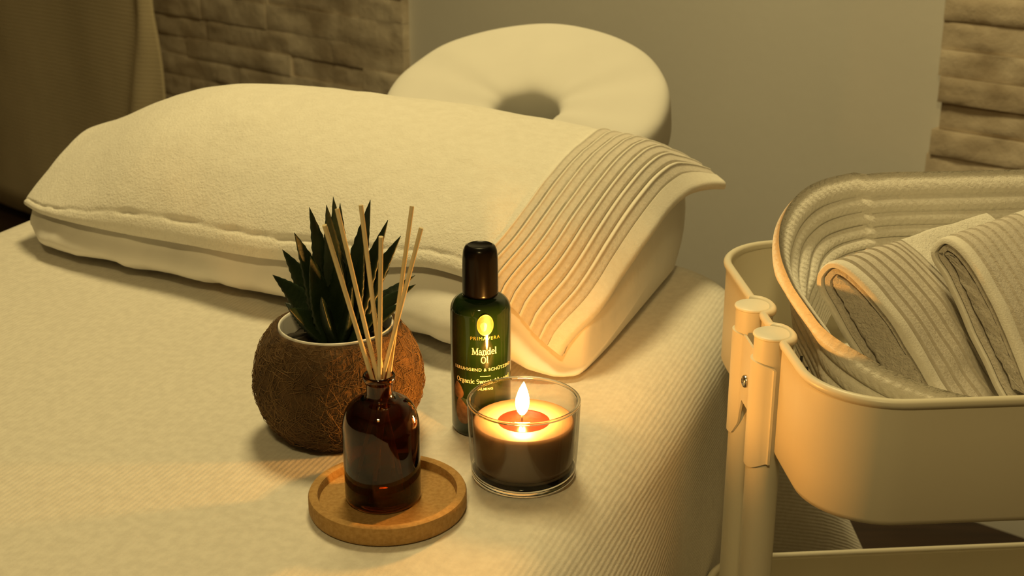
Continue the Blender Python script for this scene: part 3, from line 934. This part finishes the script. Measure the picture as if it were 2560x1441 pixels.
def build_oil_bottle():
    root = empty('oil_bottle', (OB[0], OB[1], TZ), 'tall dark green oil bottle with a black cap beside the lit candle', 'bottle')
    prof = [(0.0, 0.0012), (0.014, 0.0006), (0.0178, 0.0004), (0.0192, 0.0014), (OR, 0.0042), (OR, 0.0845)]
    for k in range(1, 11):
        a = k / 10 * pi / 2
        prof.append((0.0122 + (OR - 0.0122) * cos(a), 0.0845 + 0.0095 * sin(a)))
    prof += [(0.0104, 0.0948), (0.0100, 0.0985), (0.0, 0.0985)]
    MB().add(*lathe(prof, 96, (OB[0], OB[1], TZ))).build('glass_body', M['green'], root, sharp=70)
    cap = [(0.0, 0.0952), (0.0112, 0.0952), (0.0116, 0.0958), (0.0117, 0.0975), (0.0116, 0.110), (0.0114, 0.1205), (0.0109, 0.1252), (0.0096, 0.1280), (0.0080, 0.1288), (0.0074, 0.1284), (0.0, 0.1279)]
    MB().add(*lathe(cap, 72, (OB[0], OB[1], TZ))).build('screw_cap', M['cap'], root, sharp=60)
    # emblem: gold oval ring around a gold seed
    mb = MB(); ez, ea, eb = 0.8010, 0.0054, 0.0072; n = 48
    v = []; f = []
    for k in range(n):
        t = 2 * pi * k / n
        for q in (1.0, 0.93):
            v.append(on_bottle(ea * q * cos(t), ez + eb * q * sin(t), 0.00026))
    for k in range(n):
        k2 = (k + 1) % n
        f.append((2 * k, 2 * k + 1, 2 * k2 + 1, 2 * k2))
    emb = mb.add(v, f).build('emblem', M['gold'], root, smooth=False)
    v = [on_bottle(0, ez, 0.00020)]; f = []
    for q in (0.35, 0.65, 0.93):
        v += [on_bottle(ea * q * cos(2 * pi * k / n), ez + eb * q * sin(2 * pi * k / n), 0.00020) for k in range(n)]
    for k in range(n):
        k2 = (k + 1) % n
        f.append((0, 1 + k, 1 + k2))
        for r_ in range(2):
            f.append((1 + r_ * n + k, 1 + (r_ + 1) * n + k, 1 + (r_ + 1) * n + k2, 1 + r_ * n + k2))
    MB().add(v, f).build('emblem_field', M['gold_dark'], emb, smooth=False)
    v = [on_bottle(-0.0008, ez - 0.001, 0.00030)]; f = []
    for k in range(24):
        t = 2 * pi * k / 24
        v.append(on_bottle(-0.0010 + 0.0021 * cos(t) * (1 + 0.25 * sin(t)), ez - 0.0012 + 0.0032 * sin(t), 0.00030))
    for k in range(24): f.append((0, 1 + k, 1 + (k + 1) % 24))
    MB().add(v, f).build('emblem_seed', M['gold'], emb, smooth=False)
    sans_text('maker_lettering', 'PRIMAVERA', 0.0032, 0.7908, 0.0, M['gold'], root, 1.25)
    serif_text('title_lettering', 'Mandel', 0.0046, 0.7806, -0.0006, M['cream_print'], root)
    serif_text('title_lettering', 'Ol', 0.0046, 0.7746, -0.0006, M['cream_print'], root, dots=('O',))
    sans_text('subtitle_lettering', 'BERUHIGEND & SCHÜTZEND', 0.0030, 0.7690, -0.0008, M['cream_print'], root, 1.12, 0.00003)
    MB().add([on_bottle(x, z) for z in (0.7652, 0.7656) for x in (-0.0036, -0.0024, -0.0012, 0, 0.0012, 0.0024, 0.0032)],
             [(k, k + 1, k + 8, k + 7) for k in range(6)]).build('divider_line', M['cream_print'], root, smooth=False)
    serif_text('contents_lettering', 'Organic Sweet Almond', 0.0031, 0.7602, -0.0008, M['cream_print'], root, wide=1.0)
    sans_text('effect_lettering', 'CALMING', 0.0024, 0.7556, -0.0008, M['cream_print'], root, 1.12, 0.00003)
    # printed almonds and leaves low on the left of the label
    def blob(name, x, z, rx, rz, rot, mat, tipped=True):
        v = [on_bottle(x, z)]; f = []; n_ = 36
        for q in (0.5, 1.0):
            for k in range(n_):
                t = 2 * pi * k / n_
                px = rx * q * cos(t) * (1 - (0.35 * sin(t) if tipped else 0)); pz = rz * q * sin(t)
                c_, s_ = cos(rot), sin(rot)
                v.append(on_bottle(x + px * c_ - pz * s_, z + px * s_ + pz * c_, 0.00024 if mat is M['almond'] else 0.00020))
        for k in range(n_):
            k2 = (k + 1) % n_
            f.append((0, 1 + k, 1 + k2)); f.append((1 + k, 1 + n_ + k, 1 + n_ + k2, 1 + k2))
        return MB().add(v, f).build(name, mat, root, smooth=False)
    blob('leaf_print', -0.0125, 0.7440, 0.0036, 0.0105, radians(60), M['leafprint'])
    blob('leaf_print', -0.0060, 0.7380, 0.0034, 0.0100, radians(100), M['leafprint'])
    blob('almond_print', -0.0196, 0.7535, 0.0040, 0.0060, radians(10), M['almond'])
    blob('almond_print', -0.0165, 0.7390, 0.0055, 0.0092, radians(15), M['almond'])
    blob('almond_print', 0.0060, 0.7360, 0.0055, 0.0090, radians(-25), M['almond'])
build_oil_bottle()

# ------------------------------------------------------------------ candle
CB = (0.0072, 0.7446)
def build_candle():
    root = empty('scented_candle', (CB[0], CB[1], TZ), 'lit mauve candle in a low clear glass jar on the bed cover', 'candle')
    wall = [(0.0326, 0.0064), (0.0328, 0.0090), (0.0334, 0.016), (0.0343, 0.035), (0.0348, 0.0506)]
    inner = [(0.0326, 0.0506), (0.0317, 0.033), (0.0309, 0.0135), (0.0302, 0.0105), (0.0285, 0.0090), (0.0, 0.0088)]
    jar = MB().add(*lathe(wall, 96, (CB[0], CB[1], TZ))).add(*lathe(inner, 96, (CB[0], CB[1], TZ))).build('glass_jar', M['jar'], root, sharp=60)
    foot = [(0.0, 0.0012), (0.022, 0.0010), (0.0288, 0.0004), (0.0310, 0.0009), (0.0322, 0.0024), (0.0326, 0.0046), (0.0325, 0.0062), (0.0312, 0.0074), (0.0285, 0.0080), (0.0, 0.0079)]
    MB().add(*lathe(foot, 96, (CB[0], CB[1], TZ))).build('glass_foot', M['solid_glass'], jar)
    rim = []
    for k in range(17):
        a = 2 * pi * k / 16
        rim.append((0.03372 + 0.00125 * cos(a), 0.0514 + 0.0011 * sin(a)))
    MB().add(*lathe(rim, 128, (CB[0], CB[1], TZ))).build('glass_rim', M['solid_glass'], jar)
    wax = [(0.0, 0.0090), (0.0278, 0.0090), (0.0298, 0.0104), (0.0303, 0.0130), (0.0312, 0.0360), (0.0310, 0.0378), (0.0300, 0.0383), (0.022, 0.0382), (0.0175, 0.0381), (0.0165, 0.0376), (0.0150, 0.0366), (0.0, 0.0364)]
    MB().add(*lathe(wax, 96, (CB[0], CB[1], TZ))).build('wax', M['wax'], root, sharp=70)
    pool = [(0.0, 0.0374), (0.008, 0.0374), (0.0148, 0.0373), (0.0160, 0.0375)]
    MB().add(*lathe(pool, 64, (CB[0], CB[1], TZ))).build('melted_pool', M['melt'], root)
    x, y = CB[0] - 0.0010, CB[1]
    wk = MB().add(*tube([(x, y, TZ + 0.0366), (x, y, TZ + 0.0400), (x + 0.0004, y, TZ + 0.0425), (x + 0.0012, y, TZ + 0.0440)], 0.0007, 8)).build('wick', M['wick'], root)
    fl = [(0.0, 0.0), (0.0016, 0.0006), (0.0030, 0.0026), (0.0040, 0.0058), (0.0043, 0.0085), (0.0040, 0.0115), (0.0031, 0.0150), (0.0020, 0.0180), (0.0010, 0.0202), (0.0, 0.0222)]
    v, f = lathe(fl, 24, (x, y, TZ + 0.0416))
    v = [(a + 0.0010 * ((z - TZ - 0.0416) / 0.022) ** 2, b, z) for a, b, z in v]
    MB().add(v, f).build('flame', M['flame'], root)
build_candle()

# ------------------------------------------------------------------ trolley
T1 = (0.9969, 0.0785); T2 = (-0.0785, 0.9969)
def tf(a, b, z):
    return (a * T1[0] + b * T1[1] * 0 + b * T2[0], a * T1[1] + b * T2[1], z)
X0, X1, Y0, Y1 = 0.2305, 0.5945, 0.6700, 0.9610
RIMZ = 0.7941
POSTS = (0.7779, 0.8281)
def tray_outline(d=0.0, notch=True, nc=14):
    """Outline of the tray wall, inset by d; the left wall steps in around the two posts."""
    pts = []
    R = 0.051
    def cornr(cx, cy, a0):
        for k in range(nc + 1):
            a = radians(a0 + 90 * k / nc)
            pts.append((cx + (R - d) * cos(a), cy + (R - d) * sin(a), cos(a), sin(a)))
    cornr(X1 - R, Y0 + R, -90); 
    for k in range(1, 10): pts.append((X1 - d, Y0 + R + (Y1 - Y0 - 2 * R) * k / 10, 1, 0))
    cornr(X1 - R, Y1 - R, 0)
    for k in range(1, 10): pts.append((X1 - R - (X1 - X0 - 2 * R) * k / 10, Y1 - d, 0, 1))
    cornr(X0 + R, Y1 - R, 90)
    n = 60
    for k in range(1, n):
        y = Y1 - R - (Y1 - Y0 - 2 * R) * k / n
        x = X0 + d
        if notch:
            for cy in POSTS:
                q = (y - cy) / 0.0152
                if abs(q) < 1: x += 0.0096 * sqrt(max(0, 1 - q * q)) ** 1.0
        pts.append((x, y, -1, 0))
    cornr(X0 + R, Y0 + R, 180)
    for k in range(1, 10): pts.append((X0 + R + (X1 - X0 - 2 * R) * k / 10, Y0 + d, 0, -1))
    return pts

def build_trolley():
    root = empty('trolley', tf((X0 + X1) / 2, (Y0 + Y1) / 2, 0), 'cream metal trolley with two tubular posts beside the massage table', 'trolley')
    def tray(name, rim, depth):
        prof = [(0.0, rim), (0.0, rim - 0.02), (0.0, rim - depth + 0.006), (0.0018, rim - depth + 0.002), (0.006, rim - depth), (0.028, rim - depth)]
        inn = [(0.028, rim - depth + 0.0015), (0.008, rim - depth + 0.0016), (0.0034, rim - depth + 0.004), (0.0016, rim - depth + 0.008), (0.0016, rim - 0.02), (0.0016, rim)]
        rows = [[tf(x, y, z) for x, y, _, _ in tray_outline(d)] for d, z in prof + inn]
        n = len(rows[0])
        v = [p for r in rows for p in r]
        f = [(i * n + k, (i + 1) * n + k, (i + 1) * n + (k + 1) % n, i * n + (k + 1) % n) for i in range(len(rows)) for i in [i] if i < len(rows) - 1 for k in range(n)]
        f.append(tuple(5 * n + k for k in reversed(range(n)))); f.append(tuple(6 * n + k for k in range(n)))
        t = MB().add(v, f).build(name, M['cream_metal'], root, sharp=50)
        rim_pts = [tf(x, y, rim) for x, y, _, _ in tray_outline(0.0008)]
        MB().add(*tube(rim_pts, 0.0030, 12, closed=True)).build('rolled_rim', M['cream_metal'], t)
        return t
    tray('upper_tray', RIMZ, 0.0812)
    tray('lower_tray', 0.516, 0.0812)
    r = 0.0111
    for cx, ys in ((X0 - 0.0025, POSTS), (X1 + 0.0025, POSTS)):
        for cy in ys:
            post = MB().add(*tube([tf(cx, cy, z) for z in (0.03, 0.2, 0.45, 0.6, 0.7, RIMZ + 0.001)], r, 40)).build('post', M['cream_metal'], root, sharp=60)
            c = tf(cx, cy, 0)
            capp = [(0.0, RIMZ), (0.0116, RIMZ), (0.0121, RIMZ + 0.0007), (0.0120, RIMZ + 0.0015), (0.0110, RIMZ + 0.0021), (0.0, RIMZ + 0.0025)]
            MB().add(*lathe(capp, 48, (c[0], c[1], 0))).build('post_cap', M['cream_cap'], post, sharp=60)
            wheel = MB()
            wheel.add(*tube([tf(cx, cy - 0.009, 0.0215), tf(cx, cy + 0.009, 0.0215)], 0.021, 32))
            wheel.build('castor', M['dark_vinyl'], root, sharp=50)
    # pressed brackets that wrap both posts, with a screw in the groove
    for side, cx in ((-1, X0 - 0.0025), (1, X1 + 0.0025)):
        nb = 90
        ya, yb = POSTS
        R = 0.0126
        line = []
        for k in range(nb + 1):
            y = ya - R - 0.0016 + (yb - ya + 2 * R + 0.0032) * k / nb
            x = 0.0
            for cy in (ya, yb):
                q = (y - cy) / R
                if abs(q) < 1: x = max(x, R * sqrt(1 - q * q))
            x = max(x, 0.0080 if ya < y < yb else 0.001)
            line.append((x, y))
        nz = 40
        def pt(i, j, off):
            x, y = line[i]
            dm = min(abs(y - ya), abs(y - yb))
            e = min(1, dm / R)
            inside = ya < y < yb
            zt = 0.7785 - 0.0033 * (1 - sqrt(max(0, 1 - min(1, e) ** 4)))
            if inside and dm > R * 0.9: zt = 0.7797
            zbot = 0.7034 + 0.005 * e ** 4
            if inside:
                w = max(0, (dm - 0.0058) / ((yb - ya) / 2 - 0.0058))
                zbot += 0.025 * min(1, w * 1.8) ** 1.2
            z = zt + (zbot - zt) * j / nz
            return tf(cx + side * (x - off), y, z)
        v, f = grid(lambda i, j: pt(i, j, 0), nb + 1, nz + 1)
        v2, f2 = grid(lambda i, j: pt(i, j, 0.0016), nb + 1, nz + 1)
        b = len(v); v += v2
        f += [tuple(b + q for q in reversed(g)) for g in f2]
        per = [i * (nz + 1) for i in range(nb + 1)] + [nb * (nz + 1) + j for j in range(1, nz + 1)] + [i * (nz + 1) + nz for i in range(nb - 1, -1, -1)] + [j for j in range(nz - 1, 0, -1)]
        for k in range(len(per)):
            a_, c_ = per[k], per[(k + 1) % len(per)]
            f.append((a_, c_, b + c_, b + a_))
        br = MB().add(v, f).build('post_bracket', M['cream_metal'], root, sharp=60)
        xs = cx + side * 0.0082
        ym = (ya + yb) / 2
        pts = []
        nn = 24
        rows = []
        for rr, dd in ((0.0044, 0.0), (0.0044, 0.0010), (0.0037, 0.0020), (0.0023, 0.0025), (0.0019, 0.0016), (0.0002, 0.0016)):
            rows.append([tf(xs + side * dd, ym + rr * cos(2 * pi * k / nn), 0.751 + rr * sin(2 * pi * k / nn)) for k in range(nn)])
        v = [p for q in rows for p in q]
        f = [(i * nn + k, i * nn + (k + 1) % nn, (i + 1) * nn + (k + 1) % nn, (i + 1) * nn + k) for i in range(len(rows) - 1) for k in range(nn)]
        MB().add(v, f).build('screw', M['chrome'], br, sharp=50)
build_trolley()

# ------------------------------------------------------------------ rope basket in the upper tray
BX0, BX1, BY0, BY1 = 0.2503, 0.5645, 0.6895, 0.9430
FLOORZ = RIMZ - 0.0812 + 0.0026
def basket_outline():
    pts = []
    def cornr(cx, cy, rx, ry, a0, n):
        for k in range(n + 1):
            a = radians(a0 + 90 * k / n)
            x, y = cx + rx * cos(a), cy + ry * sin(a)
            nx, ny = cos(a) / rx, sin(a) / ry
            l = sqrt(nx * nx + ny * ny)
            pts.append((x, y, nx / l, ny / l))
    def seg(p, q, n, nx, ny):
        for k in range(1, n):
            t = k / n
            pts.append((p[0] + (q[0] - p[0]) * t, p[1] + (q[1] - p[1]) * t, nx, ny))
    rf, rb, rg = 0.045, 0.086, 0.070
    cornr(BX1 - rf, BY0 + rf, rf, rf, -90, 16); seg((BX1, BY0 + rf), (BX1, BY1 - rb), 14, 1, 0)
    cornr(BX1 - rb, BY1 - rb, rb, rb, 0, 26); seg((BX1 - rb, BY1), (BX0 + 0.111, BY1), 16, 0, 1)
    cornr(BX0 + 0.111, BY1 - 0.123, 0.111, 0.123, 90, 34); seg((BX0, BY1 - 0.123), (BX0, BY0 + rg), 10, -1, 0)
    cornr(BX0 + 0.094, BY0 + rg, 0.094, rg, 180, 34); seg((BX0 + 0.094, BY0), (BX1 - rf, BY0), 20, 0, -1)
    return pts
def rim_height(x, y):
    t = (y - BY0) / (BY1 - BY0)
    if x > BX0 + 0.094 and t < 0.5:
        m = min(1.0, (x - BX0 - 0.094) / 0.04)
        return .7862 - 0.005 * m + interp([0, .5, 1], [0, .025, .075], t)
    return interp([0, .02, .07, .15, .27, .45, .70, .88, 1.0], [.7862, .7908, .7982, .8070, .8133, .8223, .8379, .8519, .8551], t)
STITCH = [((.2512, .8080, .7613), (.2508, .7870, .7660)), ((.2508, .7850, .7760), (.2508, .7820, .7620)), ((.2508, .7860, .7650), (.2508, .7720, .7640)), ((.2508, .7720, .7740), (.2512, .7690, .7600)), ((.2508, .7720, .7660), (.2520, .7600, .7640))]
def build_basket():
    out = basket_outline()
    root = empty('rope_basket', tf((BX0 + BX1) / 2, (BY0 + BY1) / 2, FLOORZ), 'cream coiled rope basket in the trolley tray holding folded towels', 'basket')
    PIT = 0.0128; TH = 0.0112
    # profile parameter: arc length down from the rim, outside then inside
    prof = []
    NC = 13
    per = 8
    def ropebump(s):           # s in coils
        fr = s - math.floor(s)
        return sqrt(max(0, 1 - (2 * fr - 1) ** 2))
    rows = []
    for side in (1, -1):
        seq = range(NC * per, -1, -1) if side == 1 else range(0, NC * per + 1)
        for q in seq:
            rows.append((side, q / per))
    nk = len(out)
    v = []
    for side, s in rows:
        b = ropebump(s) if s < NC else 0
        for (x, y, nx, ny) in out:
            H = rim_height(x, y)
            # coils near the rim keep their pitch, lower ones are squashed on the floor of the tray
            avail = H - FLOORZ
            z = H - 0.0034 - PIT * (1 - 0.86 ** s) / 0.14
            lo = FLOORZ + 0.002
            if z < lo: z = lo
            k = (z - FLOORZ) / 0.14
            flare = 0.0
            if nx < -0.3: flare = 0.0075 * min(1.0, max(0.0, (z - 0.799) / 0.018))
            if ny > -0.6: flare -= (0.030 + 0.008 * max(0.0, ny)) * min(1.0, ny + 0.6) * (1 - min(1.0, (z - FLOORZ) / max(0.02, H - FLOORZ))) ** 0.7
            w = 0.0015 * fbm(x, y, z, 18, 2)
            top = 0.0
            if s < 0.5: top = 0.005 * sqrt(max(0, 1 - (1 - 2 * s) ** 2))
            off = side * (TH * 0.5 - 0.0030 + 0.0032 * b)
            if s == 0: off = 0
            zz = z + (0.0034 if s == 0 else 0)
            d = off + flare + w * 0.6 - 0.0008
            v.append(tf(x + nx * d, y + ny * d, zz))
    m = len(rows)
    f = [(i * nk + k, i * nk + (k + 1) % nk, (i + 1) * nk + (k + 1) % nk, (i + 1) * nk + k) for i in range(m - 1) for k in range(nk)]
    f = [tuple(reversed(q)) for q in f]
    al = [0.0]
    for k in range(1, nk): al.append(al[-1] + sqrt((out[k][0] - out[k-1][0]) ** 2 + (out[k][1] - out[k-1][1]) ** 2))
    uv = [(al[k], s * 0.01) for side, s in rows for k in range(nk)]
    body = MB().add(v, f).build('coiled_wall', M['rope'], root, uv=uv)
    # woven bottom
    v = [tf(x - nx * 0.003, y - ny * 0.003, FLOORZ + 0.004) for x, y, nx, ny in out]
    v2 = [tf(x - nx * 0.003, y - ny * 0.003, FLOORZ) for x, y, nx, ny in out]
    MB().add(v + v2, [tuple(range(nk)), tuple(nk + k for k in reversed(range(nk)))] + [(k, nk + k, nk + (k + 1) % nk, (k + 1) % nk) for k in range(nk)]).build('woven_bottom', M['rope'], root, sharp=40)
    # black cross stitches low on the outside of the left wall
    st = MB()
    for (x0, y0, z0), (x1, y1, z1) in STITCH:
        st.add(*tube([tf(x0, y0, z0), tf((x0 + x1) / 2 - 0.0008, (y0 + y1) / 2, (z0 + z1) / 2), tf(x1, y1, z1)], 0.0009, 8))
    st.build('stitching', M['black_thread'], root)
build_basket()

# ------------------------------------------------------------------ folded towels in the basket
def folded_towel(label, crest, foot, axis, length, thick, seed, ext, fat, pressed=0.0):
    """crest / foot: ends of the visible fold edge (trolley frame); axis: along the fold, away from the near end."""
    C = Vector(tf(*crest)); F = Vector(tf(*foot))
    Aw = Vector(tf(*axis)) - Vector(tf(0, 0, 0)); Aw.normalize()
    D = F - C; L = D.length; D.normalize()
    LX = L * ext
    N = Aw.cross(D); N.normalize()
    if N.z < 0: N = -N
    root = empty('folded_towel', tuple(C), label, 'towel', 'folded towels in the rope basket')
    H = thick / 2
    upper = [(1.0, -0.10), (0.86, 0.15), (0.70, 0.42), (0.52, 0.66), (0.36, 0.76), (0.22, 0.76), (0.12, 0.68), (0.05, 0.50), (0.012, 0.26)]
    lower = [(0.0, 0.0), (0.002, -0.32), (0.02, -0.66), (0.08, -1.02), (0.20, -1.32), (0.36, -1.62), (0.56, -1.95), (0.74, -2.25), (0.86, -2.4)]
    ctrl = [(d * L, n * H) for d, n in [(ext, upper[0][1] - 0.3)] + upper] + [(d * L, n * H * (1 if n > -0.7 else 1 + (fat - 1) * min(1, (-n - 0.7) / 0.6))) for d, n in lower + [(ext * 0.92, lower[-1][1])]]
    # resample the outline smoothly
    base = []
    for i in range(len(ctrl) - 1):
        p0 = ctrl[max(i - 1, 0)]; p1 = ctrl[i]; p2 = ctrl[i + 1]; p3 = ctrl[min(i + 2, len(ctrl) - 1)]
        for k in range(6):
            t = k / 6
            base.append(tuple(0.5 * (2 * p1[c] + (p2[c] - p0[c]) * t + (2 * p0[c] - 5 * p1[c] + 4 * p2[c] - p3[c]) * t * t + (3 * p1[c] - p0[c] - 3 * p2[c] + p3[c]) * t ** 3) for c in (0, 1)))
    base.append(ctrl[-1])
    nb = len(base)
    nrm = []
    for i in range(nb):
        a = base[max(i - 1, 0)]; b = base[min(i + 1, nb - 1)]
        dx, dy = b[0] - a[0], b[1] - a[1]; l = sqrt(dx * dx + dy * dy) or 1
        nrm.append((dy / l, -dx / l))            # outward
    # make sure normals point outwards (upper face goes towards +N)
    if nrm[10][1] < 0: nrm = [(-x, -y) for x, y in nrm]
    def shell(name, off0, off1, a_list, mat, parent, disp, i0=0, i1=nb, skew=0.0):
        idx = list(range(i0, i1))
        m = len(idx)
        def pt(i, a, off):
            d, n = base[i]; nx, ny = nrm[i]
            if n > 0:
                q = min(1.0, max(0.0, (a - 0.045) / 0.05)); n *= 1 - pressed * q * q * (3 - 2 * q)
            w = 0.0012 * fbm(d * 1.0, n, a + seed, 30, 2)
            o = off + w
            sag = -0.10 * a * a
            return C + Aw * (a + skew * d) + D * (d + nx * o) + N * (n + ny * o) + Vector((0, 0, sag * 0.6))
        v = []
        for a in a_list:
            for i in idx: v.append(pt(i, a, off0 + disp(a)))
        for a in a_list:
            for i in idx: v.append(pt(i, a, off1))
        na = len(a_list); f = []
        for q in range(na - 1):
            for k in range(m - 1):
                f.append((q * m + k, q * m + k + 1, (q + 1) * m + k + 1, (q + 1) * m + k))
                b = na * m
                f.append((b + q * m + k, b + (q + 1) * m + k, b + (q + 1) * m + k + 1, b + q * m + k + 1))
        per = [k for k in range(m)] + [q * m + m - 1 for q in range(1, na)] + [(na - 1) * m + k for k in range(m - 2, -1, -1)] + [q * m for q in range(na - 2, 0, -1)]
        for k in range(len(per)):
            a_, b_ = per[k], per[(k + 1) % len(per)]
            f.append((a_, na * m + a_, na * m + b_, b_))
        return MB().add(v, f).build(name, mat, parent, sharp=65)
    T = 0.0042
    hem = 0.0095
    NR, RP = 7, 0.0103
    rib_end = hem + NR * RP
    lin = lambda a, b, n: [a + (b - a) * k / n for k in range(n + 1)]
    shell('end_hem', 0.0, -T, lin(0.0, hem, 6), M['ribridge'], root, lambda a: -0.0012 * (1 - min(1, a / 0.003)) ** 2 - 0.0012 * max(0, (a - hem + 0.002) / 0.002))
    def rib(a):
        x = (a - hem) / RP; fr = x - math.floor(x)
        g = exp(-((fr - 0.05) / 0.06) ** 2) + exp(-((fr - 1.05) / 0.06) ** 2)
        return -0.0002 - 0.0030 * g + 0.0006 * exp(-((fr - 0.20) / 0.09) ** 2)
    shell('ribbed_border', 0.0, -T, lin(hem, rib_end, NR * 12), M['ribterry'], root, rib)
    shell('terry_field', 0.0, -T, lin(rib_end, length, 14), M['terry'], root, lambda a: 0.0005)
    # second turn of the fold and the fluffy core inside
    shell('inner_fold', -T - 0.0010, -2 * T - 0.0006, lin(0.0025, length - 0.02, 12), M['greyterry'], root, lambda a: 0.0, 2, nb - 2)
    core = []
    # core: closed teardrop inside the folds
    idx = list(range(4, nb - 4))
    avals = [0.0020, 0.0035, 0.008, 0.03, 0.07, 0.12, length - 0.03]
    v = []
    off_c = -2 * T - 0.0016
    for q, a in enumerate(avals):
        sh = (0.80, 0.93, 1.0)[q] if q < 3 else 1.0
        for i in idx:
            d, n = base[i]; nx, ny = nrm[i]
            d2, n2 = d + nx * off_c, n + ny * off_c
            d2 = max(d2, 0.008)
            n2 = n2 * sh + 0.0016 * fbm(d, n, a + seed, 160, 3)
            v.append(C + Aw * (a + 0.0015 * fbm(d, n, seed, 200, 2)) + D * d2 + N * n2 + Vector((0, 0, -0.06 * a * a)))
    m = len(idx)
    f = [(q * m + k, q * m + k + 1, (q + 1) * m + k + 1, (q + 1) * m + k) for q in range(len(avals) - 1) for k in range(m - 1)]
    # close the near face as strips between upper and lower halves, with a crease
    h = m // 2
    for k in range(h - 1):
        f.append((k, m - 1 - k, m - 2 - k, k + 1))
    MB().add(v, f).build('fold_core', M['greyterry'], root, sharp=70)
folded_towel('folded beige towel with ribbed border nearest the left wall of the basket', (0.2608, 0.7872, 0.8379), (0.3239, 0.7323, 0.7731), (0.82, 0.57, 0.0), 0.185, 0.034, 1.0, 1.35, 1.0, 0.9)
folded_towel('folded beige towel with ribbed border leaning on the other towel to its left', (0.3375, 0.7950, 0.8505), (0.3775, 0.7150, 0.7756), (0.82, 0.57, 0.0), 0.165, 0.034, 5.0, 1.06, 0.62)
